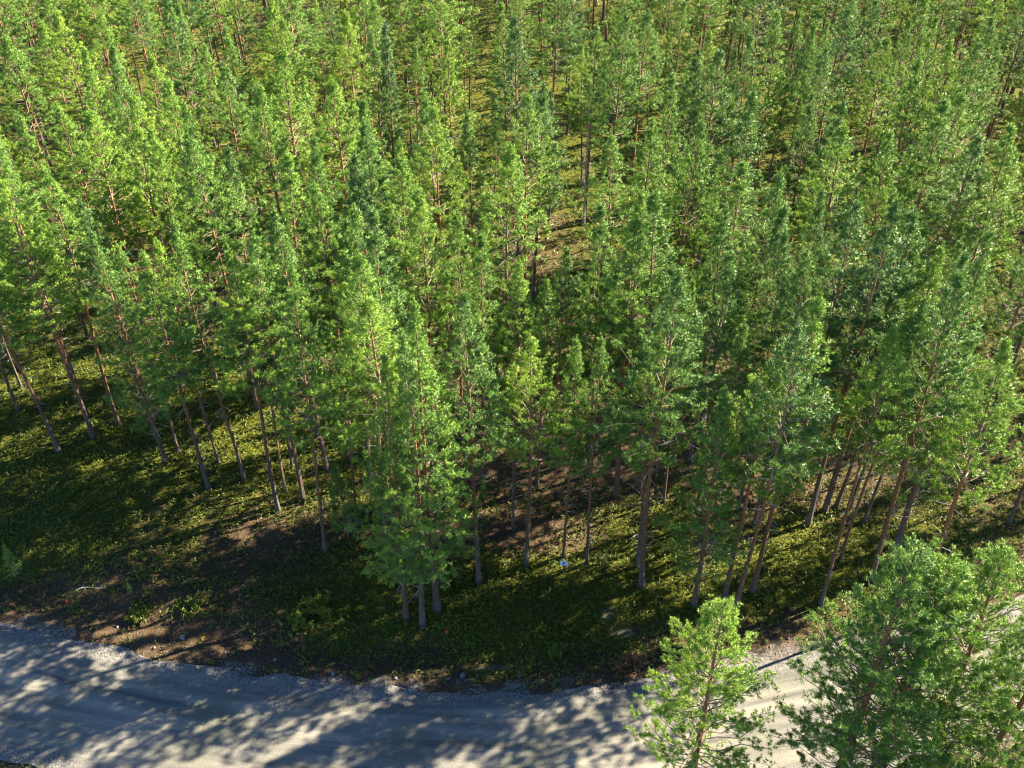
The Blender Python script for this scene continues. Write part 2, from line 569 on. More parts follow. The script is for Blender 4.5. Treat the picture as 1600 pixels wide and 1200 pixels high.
SLIM, BROAD, HERO, FAR, FULL, SPRUCE, LOW = [], [], [], [], [], [], []
for i in range(6):
    proto(f"slim{i}", 10 + i, 'pine', 17., .47 + .05 * (i % 4), 1.7 + .2 * (i % 3), .100 + .008 * (i % 3), 1, .98, .12 + .12 * (i % 3)); SLIM.append(f"slim{i}")
for i in range(5):
    proto(f"broad{i}", 30 + i, 'pine', 17., .45 + .05 * (i % 3), 2.0 + .22 * (i % 3), .125 + .01 * (i % 3), 1, .98, .10 + .12 * (i % 3)); BROAD.append(f"broad{i}")
for i in range(3):
    proto(f"hero{i}", 50 + i, 'pine', 16., .22, (3.3, 2.9, 3.1)[i], .18, 0, .78, .30); HERO.append(f"hero{i}")
for i in range(2):
    proto(f"low{i}", 90 + i, 'pine', 17., .22, 2.15, .15, 1, .7, .2); LOW.append(f"low{i}")
for i in range(2):
    proto(f"full{i}", 60 + i, 'pine', 9., .12, 1.35, .075, 1, 1.1, .2); FULL.append(f"full{i}")
for i in range(1):
    proto(f"spruce{i}", 70 + i, 'spruce', 15., .12, 1.15, .13, 1, 1.3, .3); SPRUCE.append(f"spruce{i}")
for i in range(7):
    proto(f"far{i}", 80 + i, 'pine', 17., .46 + .05 * (i % 4), 1.7 + .28 * (i % 4), .125, 2, .9, .15 + .08 * (i % 3)); FAR.append(f"far{i}")


# ------------------------------------------------------------------ scene objects
def tag(o, label=None, cat=None, group=None, kind=None):
    if label: o["label"] = label
    if cat: o["category"] = cat
    if group: o["group"] = group
    if kind: o["kind"] = kind
    return o


def link(name, data, parent=None):
    o = bpy.data.objects.new(name, data)
    sc.collection.objects.link(o)
    if parent is not None:
        o.parent = parent
    return o


# terrain: fine near the camera, coarse far away, one sheet to the horizon
def axis_pts(lo, hi, f0, f1, step, grow=1.25):
    a = list(np.arange(f0, f1 + 1e-6, step))
    s = step
    while a[-1] < hi:
        s *= grow; a.append(a[-1] + s)
    s = step
    while a[0] > lo:
        s *= grow; a.insert(0, a[0] - s)
    return np.array(a)


gx = axis_pts(-1500, 1500, -48, 48, .42)
gy = axis_pts(-900, 2200, 12, 78, .42)
X, Y = np.meshgrid(gx, gy, indexing='ij')
RD = road_dist(X.ravel(), Y.ravel()).reshape(X.shape)
Z = height(X, Y, RD)


def blob(x, y, px, py, rx, ry):
    cx, cy = ground_at(px, py)
    return np.exp(-(((x - cx) / rx) ** 2 + ((y - cy) / ry) ** 2))


def moss_at(x, y, rd):
    m = N3.fbm(x / 6., y / 6., 4) * 1.5 - .25
    m = m - 1.1 * blob(x, y, 930, 720, 6, 4.5) - .9 * blob(x, y, 800, 830, 6, 1.2) - .5 * blob(x, y, 440, 840, 3, 1.0)
    m = m - .6 * blob(x, y, 1300, 760, 5, 3) - .8 * blob(x, y, 820, 340, 9, 5)
    m = m + .7 * blob(x, y, 100, 620, 9, 8) + .7 * blob(x, y, 1050, 850, 9, 5) + .5 * blob(x, y, 850, 200, 20, 25) + .5 * blob(x, y, 120, 800, 9, 5)
    m = m + .22 * np.clip((y - 50) / 25, 0, 1)
    a = np.abs(rd) - ROAD_W / 2
    return m - .8 * np.clip(1 - a / 3.2, 0, 1) * (.5 + N2.fbm(x / 2.2, y / 2.2, 3))


def gravel_at(x, y, rd):
    a = np.abs(rd) - ROAD_W / 2 + (N2.fbm(x / 1.1, y / 1.1, 4) - .5) * 2.2
    g = np.clip(.85 - a / .8, 0, 1.1)
    for p in ((770, 1033, 1.7, .35), (745, 1028, .8, .3), (950, 960, .5, .9), (975, 985, 1.0, .5), (1230, 1015, 1.6, .8)):
        g = np.maximum(g, .75 * blob(x, y, *p))
    return g


Mo, Gr = moss_at(X, Y, RD), gravel_at(X, Y, RD)
nx, ny = X.shape
idx = np.arange(nx * ny).reshape(nx, ny)
Q = np.stack([idx[:-1, :-1], idx[1:, :-1], idx[1:, 1:], idx[:-1, 1:]], -1).reshape(-1, 4)
gm = tri_mesh("forest_floor", np.stack([X, Y, Z], -1).reshape(-1, 3), Q, [M_GROUND], None, {"moss": Mo.ravel(), "gravel": Gr.ravel()}, True)
tag(link("ground", gm), kind="structure")

# road sheet with ragged edges
nc = 15
RV, RE, RU = [], [], []
L = len(CENTRE)
sl = np.arange(L) * .3
for i in range(nc):
    v = -1 + 2 * i / (nc - 1)
    j = 0
    if i in (0, nc - 1):
        j = (N1.fbm(sl * .7 + 40 * i, sl * 0 + i, 4) - .5) * .9
    off = v * ROAD_W / 2 + j * np.sign(v)
    P = CENTRE + NRM * (off if np.ndim(off) else np.full(L, off))[:, None]
    zz = .035 + .05 * (1 - v * v) - (.03 if i in (0, nc - 1) else 0) + (N2.fbm(P[:, 0] * .8, P[:, 1] * .8, 2) - .5) * .03
    RV.append(np.stack([P[:, 0], P[:, 1], zz], 1)); RE.append(np.full(L, abs(v) ** 3)); RU.append(np.stack([sl, np.full(L, v * ROAD_W / 2)], 1))
RV, RE, RU = np.stack(RV, 1).reshape(-1, 3), np.stack(RE, 1).ravel(), np.stack(RU, 1).reshape(-1, 2)
idx = np.arange(L * nc).reshape(L, nc)
Q = np.stack([idx[:-1, :-1], idx[:-1, 1:], idx[1:, 1:], idx[1:, :-1]], -1).reshape(-1, 4)
rm = tri_mesh("gravel_road", RV, Q, [M_ROAD], None, {"edge": RE}, True)
uvl = rm.uv_layers.new(name="UVMap")
uvl.data.foreach_set("uv", RU[Q.ravel()].astype(np.float32).ravel())
if rm.polygons[0].normal.z < 0:
    rm.flip_normals()
tag(link("road", rm), kind="structure")

# ------------------------------------------------------------------ where the trees stand
rnd = random.Random(7)
trees = []           # x, y, h, proto key, lean dx, label
B = 'broad'; S = 'slim'


def pick(c):
    return rnd.choice({'broad': BROAD, 'slim': SLIM, 'hero': HERO, 'full': FULL, 'spruce': SPRUCE, 'low': LOW}[c])


def place(x, y, h, c, lean=0., label=None, name="pine_tree", key=None):
    trees.append(dict(x=x, y=y, h=h, key=key or pick(c), lean=lean, label=label, name=name, c=c))


def by_base(bx, by, tx, ty, c, label=None, key=None):
    x, y = ground_at(bx, by)
    if ty is None:
        h = rnd.uniform(14.2, 16.5)
    else:                                   # height at which the stem reaches picture row ty
        _, f, d = ray(0, ty)
        h = CAM_H - y / f * d
    lean = 0
    if tx is not None:
        u, f, d = ray(tx, ty)
        lean = max(-.07 * h, min(.07 * h, u * y / f - x))
    place(x, y, h, c, lean, label, key=key)


def by_top(tx, ty, c, h=None, label=None, key=None, name="pine_tree"):
    h = h or rnd.uniform(14.6, 16.8)
    u, f, d = ray(tx, ty)
    k = (CAM_H - h) / d
    place(u * k, f * k, h, c, 0, label, name, key)


NEAR = [
    (30, 645, None, None, S, "slim grey pine trunk at the edge of the photo above the mossy slope"),
    (35, 609, None, None, S, "dark slim pine just behind the grey edge trunk on the mossy slope"),
    (93, 709, None, None, B, "big pine with a blue-grey foot standing lowest on the mossy slope"),
    (135, 651, -15, 200, B, "thick pine with orange flaking bark midway up beside the bright moss"),
    (113, 590, None, None, S, "pale-stemmed pine close behind the thick orange-barked pine by the moss"),
    (138, 532, 30, 182, S, "pine with bare pale foot behind the thick orange-barked pine, across the moss"),
    (260, 727, 145, 371, 'low', "dark bushy pine whose leaning trunk ends above the open shaded slope"),
    (246, 690, None, None, S, "thin trunk touching the dark bushy pine above the open shaded slope"),
    (280, 709, 185, 392, S, "small thin pine between the dark bushy pine and the trio below it"),
    (327, 766, 222, 400, B, "pine with dead lower twigs, lowest trunk before the blue-grey one"),
    (343, 727, 240, 385, S, "red-barked pine right behind the one with dead lower twigs"),
    (383, 753, 283, 348, S, "brown-trunked pine standing alone between two pairs above the heather patch"),
    (435, 800, 351, 395, B, "pine with a blue-grey trunk standing lowest above the brown heather patch"),
    (446, 768, 372, 420, S, "thin straight pine just behind the blue-grey trunk by the heather patch"),
    (457, 732, 392, 400, S, "slender upper trunk of the pair behind the blue-grey one by the heather"),
    (474, 781, 408, 362, B, "sunlit orange pine beside the blue-grey trunk at the heather patch"),
    (486, 663, 459, 240, B, "pine deep in the shade behind the sunlit orange one"),
    (545, 845, 521, 715, 'full', "short dark pine beside the big front clump over the road bank"),
    (557, 822, 533, 560, S, "thin pine half hidden behind the big front clump over the road bank"),
    (635, 967, 601, 562, 'low', "dark blue-green pine of the front clump of three over the road bank"),
    (660, 973, 625, 520, 'low', "lowest-standing pine of the front clump of three over the road bank"),
    (683, 953, 648, 474, 'low', "tallest yellow-green pine of the front clump of three over the road bank"),
    (748, 908, 732, 467, B, "straight red-brown pine standing alone next to the front clump of three"),
    (752, 755, 756, 364, B, "pine behind the lone red-brown one, at the edge of the brown heather"),
    (804, 770, 805, 397, S, "thin pine left standing among brown heather before the small clearing"),
    (802, 822, 800, 560, S, "very thin pine close to the straight trunk near the white sign"),
    (822, 880, 827, 525, B, "red-trunked pine with a blue-grey foot, next trunk beside the white sign"),
    (840, 760, 849, 430, S, "short-crowned pine between two others at the brown heather patch"),
    (870, 728, 881, 385, B, "shaggy-trunked pine at the far side of the brown heather patch"),
    (881, 866, 898, 532, S, "thin dark pine stem rising directly behind the small white sign"),
    (918, 742, 945, 327, B, "tall bright-tipped pine in the middle of the brown heather patch"),
    (917, 880, 938, 525, S, "slim pine standing one stem past the small white sign"),
    (963, 776, 996, 351, B, "yellow-topped pine with forked pale limbs by the brown heather patch"),
    (996, 885, 1036, 500, S, "shorter stem of the close pair beyond the white sign"),
    (1002, 918, 1052, 440, B, "taller front stem of the close pair beyond the white sign"),
    (1037, 785, 1085, 440, S, "grey-stemmed pine behind the close pair beyond the white sign"),
    (1088, 806, 1150, 400, S, "pine behind the dark bushy crown in the sunlit blueberry"),
    (1097, 850, 1160, 505, S, "slim pine between the close pair and the orange road-side trunk"),
    (1084, 948, 1131, 602, 'low', "low dark pine over the sapling end of the road bank shadows"),
    (1131, 938, 1205, 565, B, "pine with a sunlit orange trunk and pointed bright tip near the bank"),
    (1176, 925, 1279, 464, B, "stout leaning trunk with grey foot casting two shadows on the blueberry"),
    (1153, 800, None, None, S, "pine stem hidden mid-stand behind the stout grey-footed trunk"),
    (1178, 822, 1262, 400, S, "forked grey stem just behind the stout grey-footed trunk"),
    (1262, 820, 1391, 314, B, "large pine with a long bare brown trunk beside the sunny heather"),
    (1289, 797, 1420, 330, B, "second stem of the three close brown trunks by the sunny heather"),
    (1307, 790, 1440, 380, B, "third stem of the three close brown trunks by the sunny heather"),
    (1328, 793, None, None, S, "thin crooked stem past the three close brown trunks"),
    (1350, 815, 1480, 450, S, "short stem in shade past the three close brown trunks"),
    (1283, 945, 1400, 520, S, "slender pine rising at the verge behind the big roadside crowns"),
    (1360, 908, 1510, 400, B, "glowing orange trunk rising straight out of the big roadside crown"),
    (1401, 853, 1555, 368, 'low', "widest pine, its foliage sweeping out over the dark gap"),
    (1575, 820, None, None, S, "thin stem standing in the dark gap near the photo edge"),
    (1440, 948, 1560, 520, B, "pine sunk behind the biggest roadside crown, only its own crown showing"),
    (1372, 708, 1500, 380, B, "bulky pine in the thick of the bright outer stand"),
]
for n_ in NEAR:
    by_base(*n_[:6])

# roadside trees on the near bank, feet just below the frame
by_top(1130, 952, 'hero', 12.0, "round-topped young pine alone at the near roadside, twigs over the road", key="hero2")
by_top(1425, 845, 'hero', 15.0, "biggest roadside pine, dark trunk against the pale road", key="hero0")
by_top(1508, 892, 'hero', 14.3, "roadside pine sharing its crown with the biggest one, thinner trunk", key="hero1")
by_top(1600, 868, 'hero', 14, "roadside pine half cut by the photo edge, slanting red trunk", key="hero2")
by_top(1655, 930, 'hero', 13.5, "roadside pine whose twigs fill the bottom corner of the photo", key="hero1")

TOPS = [(61, 37, S), (3, 60, S), (98, 17, S), (145, 81, S), (182, 81, B), (238, 88, S), (307, 71, S), (7, 155, S), (96, 169, B), (132, 182, B),
        (202, 206, B), (251, 203, S), (300, 165, B), (435, 78, B), (425, 5, S), (456, 30, B), (489, 226, B), (348, 233, B),
        (320, 215, B), (358, 44, B), (584, 54, S), (574, 162, S), (540, 20, S), (695, 67, S), (665, 152, S), (739, 175, B),
        (824, 145, B), (813, 27, B), (790, 223, S), (685, 165, B), (564, 246, B), (1046, 310, S), (1016, 192, B), (712, 330, S),
        (928, 40, B), (1009, 20, B), (1094, 81, B), (1134, 84, B), (1175, 61, S), (1225, 27, S), (1161, 145, B), (1266, 50, S), (1323, 17, S),
        (1293, 78, S), (1276, 149, B), (1310, 160, B), (1377, 3, S), (1397, 61, B), (1441, 91, B), (1462, 27, S), (1499, 67, S), (1475, 162, B), (1560, 67, B),
        (1489, 149, B), (1198, 277, S), (1242, 331, S), (1300, 300, B), (1337, 314, S), (1340, 203, B), (1110, 215, B), (1080, 190, B), (1415, 205, B), (1530, 215, B), (1590, 190, S),
        (510, 420, S), (436, 425, B), (555, 400, B), (575, 330, B), (605, 400, B), (530, 330, S), (380, 330, S), (60, 260, B), (15, 290, B), (215, 290, S), (1240, 505, S), (1330, 470, B),
        (1135, 330, B), (1160, 260, B), (1450, 330, B), (1500, 300, S), (655, 300, S), (580, 470, B), (1165, 400, B), (1430, 470, S), 
        (500, 300, B), (450, 330, B), (410, 260, S), (620, 230, B), (515, 130, B), (560, 110, S), (630, 120, S), (395, 130, B), (260, 130, S), (215, 150, B), (1010, 300, S), (965, 210, S)]
for t_ in TOPS:
    by_top(*t_)
by_top(597, 40, 'spruce', 16, "narrow pointed spruce with a dark comb-like tip among rounder pines", name="spruce_tree")
by_top(968, 30, 'broad', 17, "tall pine with a dark shaded stem just behind the glade")
by_top(864, 142, 'spruce', 10, "bluish spruce at the rim of the sunny glade", name="spruce_tree")
by_top(770, 148, 'full', 8, "short bluish pine inside the sunny glade, shaded foot")
by_top(408, 359, 'full', 11, "short fully leafed pine pushing up among tall sunlit crowns")

# drop accidental twins, then fill the stand
kept = []
for t in trees:
    if t['label'] or all((t['x'] - k['x']) ** 2 + (t['y'] - k['y']) ** 2 > 1.6 for k in kept):
        kept.append(t)
trees = kept
OPEN = [  # picture ellipses of bare ground: cx, cy, rx, ry
    (755, 130, 28, 55), (850, 330, 75, 45), (690, 440, 50, 60), (985, 240, 22, 55), (160, 610, 190, 75), (180, 800, 330, 110), (420, 900, 420, 110), (950, 710, 110, 45),
    (850, 960, 330, 100), (1520, 790, 110, 90), (415, 300, 14, 20), (1070, 470, 40, 40), (720, 250, 30, 40), (1120, 900, 200, 60)]
grid = {}


def gkey(x, y):
    return int(math.floor(x / 4)), int(math.floor(y / 4))


def near_any(x, y, d):
    a, b = gkey(x, y)
    for i in (-1, 0, 1):
        for j in (-1, 0, 1):
            for q in grid.get((a + i, b + j), ()):
                if (q[0] - x) ** 2 + (q[1] - y) ** 2 < d * d:
                    return True
    return False


for t in trees:
    grid.setdefault(gkey(t['x'], t['y']), []).append((t['x'], t['y']))
rr = np.random.default_rng(21)
N = 22000
cand = np.stack([rr.uniform(-75, 95, N), rr.uniform(22, 130, N)], 1)
crd = road_dist(cand[:, 0], cand[:, 1])
fill = []
for (x, y), rd in zip(cand, crd):
    if rd < ROAD_W / 2 + 3.2:
        continue
    half = .511 * (y * CP + CAM_H * SP)
    if x < -half - 7 or x > half + 20:
        continue
    px, py = project(x, y, 0)
    if any(((px - a) / c) ** 2 + ((py - b) / d) ** 2 < 1 for a, b, c, d in OPEN):
        continue
    hit = False
    for hh in (4, 8, 12, 16):
        qx, qy = project(x, y, hh)
        if any(((qx - a) / (c * .9)) ** 2 + ((qy - b) / (d * .9)) ** 2 < 1 for a, b, c, d in OPEN[:5] + OPEN[10:13]):
            hit = True
    if hit:
        continue
    if 0 < px < 1600 and py > 690:
        continue                              # the rows by the road are placed one by one
    if (x > half - 1 or x < -half + 1) and y < 50 and rr.random() < .6:
        continue
    if float(N3.fbm(x / 7. + 50, y / 9. + 9, 2)) > .63 or near_any(x, y, 3.4 if y < 42 else 3.45):
        continue
    grid.setdefault(gkey(x, y), []).append((x, y))
    fill.append((x, y))
for x, y in fill:
    place(x, y, rnd.uniform(12.6, 17.2) if rnd.random() < .84 else rnd.uniform(7, 12), S if rnd.random() < .55 else B)


# trees on the near bank outside the frame that shade the road
def in_view(t):
    a = project(t['x'], t['y'], 0); b = project(t['x'], t['y'], t['h']); c = project(t['x'], t['y'], t['h'] * .6)
    return any(-60 < p[0] < 1660 and -40 < p[1] < 1260 for p in (a, b, c))


for (x, y, h) in ((33, 22, 15), (36, 17, 16), (41, 24, 15), (28.5, 15.5, 14), (45, 19, 16), (23.5, 13.5, 15)):
    place(x, y, h, B)

seen_t = [t for t in trees if in_view(t)]
out_t = [t for t in trees if not in_view(t)]
cd = lambda t: math.hypot(t['x'], t['y'])
seen_t.sort(key=lambda t: (t['label'] is None, cd(t)))
singles = seen_t[:300]
rest = seen_t[300:]
out_near = [t for t in out_t if t['y'] < 48]
rest += [t for t in out_t if t['y'] >= 48]

ONES = "zero one two three four five six seven eight nine ten eleven twelve thirteen fourteen fifteen sixteen seventeen eighteen nineteen".split()
TENS = "x x twenty thirty forty fifty sixty seventy eighty ninety".split()


def words_for(n):
    n = max(0, int(n))
    if n < 20: return ONES[n]
    if n >= 100: return "a hundred"
    return TENS[n // 10] + ("-" + ONES[n % 10] if n % 10 else "")


used = set()


def auto_label(t):
    px, py = project(t['x'] + t['lean'], t['y'], t['h'])
    look = ("slim" if t['c'] == S else "broad") + (" short" if t['h'] < 13.5 else "")
    what = "pine" if t['name'] == "pine_tree" else "spruce"
    if px < 0 or px > 1600 or py < 0:
        where = "at the photo's side edge" if py >= 0 else "cut by the photo's top edge"
        bx, by = project(t['x'], t['y'], t['h'] * .5)
        s = f"{look} {what} {where}, middle {words_for(bx / 16)} percent across, {words_for(by / 12)} down"
        if bx < 0 or bx > 1600:
            bx, by = project(t['x'], t['y'], 0)
            s = f"{look} {what} {where}, foot {words_for(bx / 16)} percent across, {words_for(by / 12)} down"
    else:
        s = f"{look} {what}, its tip {words_for(px / 16)} percent across and {words_for(py / 12)} percent down the photo"
    if s in used:
        s = s.replace(look, look + " crowded" if look else "crowded", 1)
    while s in used:
        s = s.replace("crowded", "closely crowded", 1)
    used.add(s)
    return s


def add_tree(t, seen=True):
    pr = PROTO[t['key']]
    s = t['h'] / pr['H']
    z0 = float(height(t['x'], t['y'])[0])
    wv = rnd.uniform(.86, 1.22) if not t['label'] else (rnd.uniform(.92, 1.08) * ((1.2 if t['h'] < 13 else 1.12) if t['c'] == 'hero' else 1))
    e = link(t['name'], None)
    e.empty_display_size = .3
    lean_x = t['lean'] / t['h']
    ly = rnd.uniform(-.025, .025)
    if not t['lean']:
        lean_x = rnd.uniform(-.04, .035)
    q = Vector((lean_x, ly, 1)).to_track_quat('Z', 'Y').to_matrix().to_4x4() @ Matrix.Rotation(rnd.uniform(0, 6.283), 4, 'Z')
    e.matrix_world = Matrix.Translation((t['x'], t['y'], z0)) @ q @ Matrix.Diagonal((s * wv, s * wv, s, 1))
    tag(e, t['label'] or auto_label(t), "spruce" if t['name'] == "spruce_tree" else "pine tree", "pines and spruces of the managed stand")
    link("trunk", pr['trunk'], e)
    link("crown", pr['crown'], e)
    return e


for t in singles:
    add_tree(t)
for k, t in enumerate(out_near):
    t['label'] = f"pine outside the frame shading the road and stand from beyond the photo edge"
    e = add_tree(t)
    e["group"] = "pines outside the frame"

# the far wood, one mass
V_, T_, M_, A_, N_, n0 = [], [], [], [], [], 0
for t in rest:
    pr = PROTO[rnd.choice(FAR)]
    s = t['h'] / 17.
    a = rnd.uniform(0, 6.283); c_, s_ = math.cos(a), math.sin(a)
    wv = s * rnd.uniform(.9, 1.3)
    dt = rnd.uniform(-.05, .28)
    lx, ly = rnd.uniform(-.02, .02), rnd.uniform(-.02, .02)
    for part, off in (('trunk', 0), ('crown', 2)):
        V, T, M, A, O = pr[part]
        N_.append(np.stack([O[:, 0] * c_ - O[:, 1] * s_, O[:, 0] * s_ + O[:, 1] * c_, O[:, 2]], 1))
        W = np.empty_like(V)
        W[:, 0] = (V[:, 0] * c_ - V[:, 1] * s_) * wv + t['x'] + lx * V[:, 2]
        W[:, 1] = (V[:, 0] * s_ + V[:, 1] * c_) * wv + t['y'] + ly * V[:, 2]
        W[:, 2] = V[:, 2] * s
        V_.append(W); T_.append(T + n0); M_.append(M + off); n0 += len(V)
        A_.append(A + (dt if part == 'crown' else 0))
fm = tri_mesh("far_forest", np.concatenate(V_), np.concatenate(T_), [M_BARK, M_DEAD, M_NEEDLE, M_TWIG], np.concatenate(M_), {"tint": np.concatenate(A_), "outward": np.concatenate(N_)})
fo = link("far_forest", fm)
tag(fo, "dense mass of far pines filling the top of the photo beyond the countable trees", "forest", kind="stuff")

# ------------------------------------------------------------------ undergrowth
rg = np.random.default_rng(5)


def shrub_points(n, x0, x1, y0, y1):
    P = np.stack([rg.uniform(x0, x1, n), rg.uniform(y0, y1, n)], 1)
    half = .52 * (P[:, 1] * CP + CAM_H * SP) + 3
    P = P[np.abs(P[:, 0]) < half]
    rd = road_dist(P[:, 0], P[:, 1])
    mo = moss_at(P[:, 0], P[:, 1], rd) + N2.fbm(P[:, 0] / 1.1, P[:, 1] / 1.1, 3) * 1.1
    gr = gravel_at(P[:, 0], P[:, 1], rd)
    a = np.abs(rd) - ROAD_W / 2
    ok = (a > .1) & (gr < .55) & (rg.random(len(P)) < np.clip(mo * 1.25 - .28, .06, 1))
    return P[ok], mo[ok], rd[ok]


def undergrowth(P, mo, rd, scale, nb, A):
    z = height(P[:, 0], P[:, 1], rd)
    n = len(P)
    sz = scale * rg.uniform(.6, 1.4, n)
    C = np.stack([P[:, 0], P[:, 1], z + .02], 1)
    m = 3
    off = rg.normal(0, 1, (n, m, 3)) * np.array([.16, .16, .0]) * sz[:, None, None]
    C = (C[:, None, :] + off).reshape(-1, 3)
    C[:, 2] += rg.uniform(.03, .22, n * m) * np.repeat(sz, m)
    tv = np.clip(.22 + .35 * (N1.fbm(P[:, 0] / 2.5, P[:, 1] / 2.5, 3) * 1.6 - .4) + rg.normal(0, .10, n) + np.where(mo < .55, .35, 0) * rg.random(n), 0, 1)
    A.blades(C, np.tile(UP, (n * m, 1)), .13 * scale, .055 * scale, nb, .75, rg, 0, np.repeat(tv, m))


A = Acc()
undergrowth(*shrub_points(70000, -42, 42, 16, 60), .9, 5, A)
undergrowth(*shrub_points(22000, -75, 75, 60, 130), 1.6, 4, A)
um = A.mesh("undergrowth", [M_SHRUB])
tag(link("undergrowth", um), "low yellow-green blueberry and moss cover between the pine trunks", "undergrowth", kind="stuff")

# ------------------------------------------------------------------ gravel at the verge
def rock_mesh(name, seed, mat, sub=2):
    import bmesh
    bm = bmesh.new()
    bmesh.ops.create_icosphere(bm, subdivisions=sub, radius=1.)
    r = np.random.default_rng(seed)
    pl = [(Vector(r.normal(0, 1, 3)).normalized(), r.uniform(.55, .85)) for _ in range(9)]
    for v in bm.verts:
        for n, d in pl:
            k = v.co.dot(n)
            if k > d:
                v.co -= n * (k - d)
        v.co *= 1 + r.uniform(-.03, .03)
        v.co.z *= .65
    me = bpy.data.meshes.new(name)
    bm.to_mesh(me); bm.free()
    me.materials.append(mat)
    return me


M_STONE = plain("pale_stone", (.17, .168, .16), .8, .3, 3.)
M_PEBBLE = plain("pebble_stone", (.15, .14, .13), .85, .45, 2.)
n = 6000
s_i = rg.integers(5, L - 5, n)
sd = rg.choice([-1, 1], n, p=[.7, .3])
a = np.abs(rg.normal(0, .75, n)) - .25
P = CENTRE[s_i] + NRM[s_i] * (sd * -1 * (ROAD_W / 2 + a))[:, None] + rg.normal(0, .25, (n, 2))
keep = (np.abs(P[:, 0]) < 45)
P = P[keep]; n = len(P)
rd = road_dist(P[:, 0], P[:, 1])
z = np.maximum(height(P[:, 0], P[:, 1], rd), np.where(np.abs(rd) < ROAD_W / 2 - .2, .04, -9))
r = np.exp(rg.normal(-3.6, .5, n))
base = np.array([[1, 0, 0], [-1, 0, 0], [0, 1, 0], [0, -1, 0], [0, 0, .8], [0, 0, -.6]], float)
F = np.array([[0, 2, 4], [2, 1, 4], [1, 3, 4], [3, 0, 4], [2, 0, 5], [1, 2, 5], [3, 1, 5], [0, 3, 5]])
V = base[None] * rg.uniform(.6, 1.2, (n, 6, 1)) * r[:, None, None]
an = rg.uniform(0, 6.283, n)
V = np.stack([V[..., 0] * np.cos(an)[:, None] - V[..., 1] * np.sin(an)[:, None], V[..., 0] * np.sin(an)[:, None] + V[..., 1] * np.cos(an)[:, None], V[..., 2]], -1)
V += np.stack([P[:, 0], P[:, 1], z + r * .3], 1)[:, None, :]
pm = tri_mesh("verge_gravel", V.reshape(-1, 3), (F[None] + np.arange(n)[:, None, None] * 6).reshape(-1, 3), [M_PEBBLE])
tag(link("gravel", pm), "loose grey stones strewn along the road edge", "gravel", kind="stuff")

ROCKS = [(283, 992, .20, "palest flat stone lying in grass above the road bend"), (722, 1052, .17, "small white stone at the road edge below the red-orange marker"),
         (182, 977, .10, "tiny pale stone on bare soil above the road's curve"), (700, 1058, .09, "dull chip of stone beside the small white roadside stone"),
         (240, 878, .08, "pale pebble lying in the shaded moss of the open slope"), (618, 1058, .12, "grey stone at the verge below the front clump of pines"),
         (106, 1016, .12, "light stone on the gravel shoulder where the road enters the photo"), (812, 1052, .14, "grey stone at the tip of the pale sandy patch"),
         (520, 1052, .13, "bluish stone among verge gravel below the yellow-green bush")]
for i, (px, py, r, lab) in enumerate(ROCKS):
    x, y = ground_at(px, py)
    o = link("stone", rock_mesh("stone", 100 + i, M_STONE))
    z = float(height(x, y)[0])
    if abs(float(road_dist(x, y)[0])) < ROAD_W / 2: z = .04
    o.location = (x, y, z + r * .3); o.scale = (r, r * .8, r); o.rotation_euler = (0, 0, i)
    tag(o, lab, "stone", "pale stones by the road")

# ------------------------------------------------------------------ sign on a thin post
def box(A, c, s, m=0):
    c, s = np.array(c, float), np.array(s, float) / 2
    V = np.array([[x, y, z] for x in (-1, 1) for y in (-1, 1) for z in (-1, 1)]) * s + c
    T = [[0, 1, 3], [0, 3, 2], [4, 6, 7], [4, 7, 5], [0, 4, 5], [0, 5, 1], [2, 3, 7], [2, 7, 6], [0, 2, 6], [0, 6, 4], [1, 5, 7], [1, 7, 3]]
    A.add(V, T, m, 0)


M_WHITE = plain("white_sign_paint", (.62, .64, .66), .4, .05, 6.)
M_BLUE = plain("blue_sign_print", (.05, .20, .55), .4)
M_POST = plain("grey_post", (.20, .19, .18), .7, .2)
M_RED = plain("red_marker_plastic", (.45, .035, .018), .45)
sx, sy = ground_at(880, 903)
sgn = link("sign", None); sgn.location = (sx, sy, float(height(sx, sy)[0])); sgn.rotation_euler = (0, 0, math.radians(-8))
tag(sgn, "small white sign with a blue mark on a thin post among shaded blueberry", "sign")
A = Acc(); A.tube([(0, 0, -.2), (0, 0, 1.0)], [.022, .02], 8, 0, 0); link("post", A.mesh("post", [M_POST], True), sgn)
A = Acc(); box(A, (0, -.03, 1.05), (.40, .018, .26)); pn = link("panel", A.mesh("panel", [M_WHITE]), sgn); pn.rotation_euler = (math.radians(-8), 0, 0)
A = Acc(); box(A, (.0, -.0425, 1.09), (.10, .006, .10)); box(A, (.0, -.0425, .975), (.20, .006, .03)); box(A, (.0, -.0425, 1.025), (.14, .006, .012)); link("print", A.mesh("print", [M_BLUE]), pn)

for px, py, lab in ((698, 991, "red-orange marker on a short stake in shade below the front clump"), (105, 943, "dark red marker on a short stake on the shaded slope above the road")):
    x, y = ground_at(px, py)
    mk = link("marker_stake", None); mk.location = (x, y, float(height(x, y)[0]))
    tag(mk, lab, "marker", "red marker stakes")
    A = Acc(); A.tube([(0, 0, -.1), (.01, 0, .28)], [.018, .014], 6, 0, 0); link("stake", A.mesh("stake", [M_POST]), mk)
    A = Acc(); A.tube([(0, 0, .24), (0, 0, .27), (.01, 0, .33), (.012, 0, .39), (.012, 0, .42)], [.02, .075, .085, .06, .01], 9, 0, 0)
    link("cap", A.mesh("cap", [M_RED], True), mk)

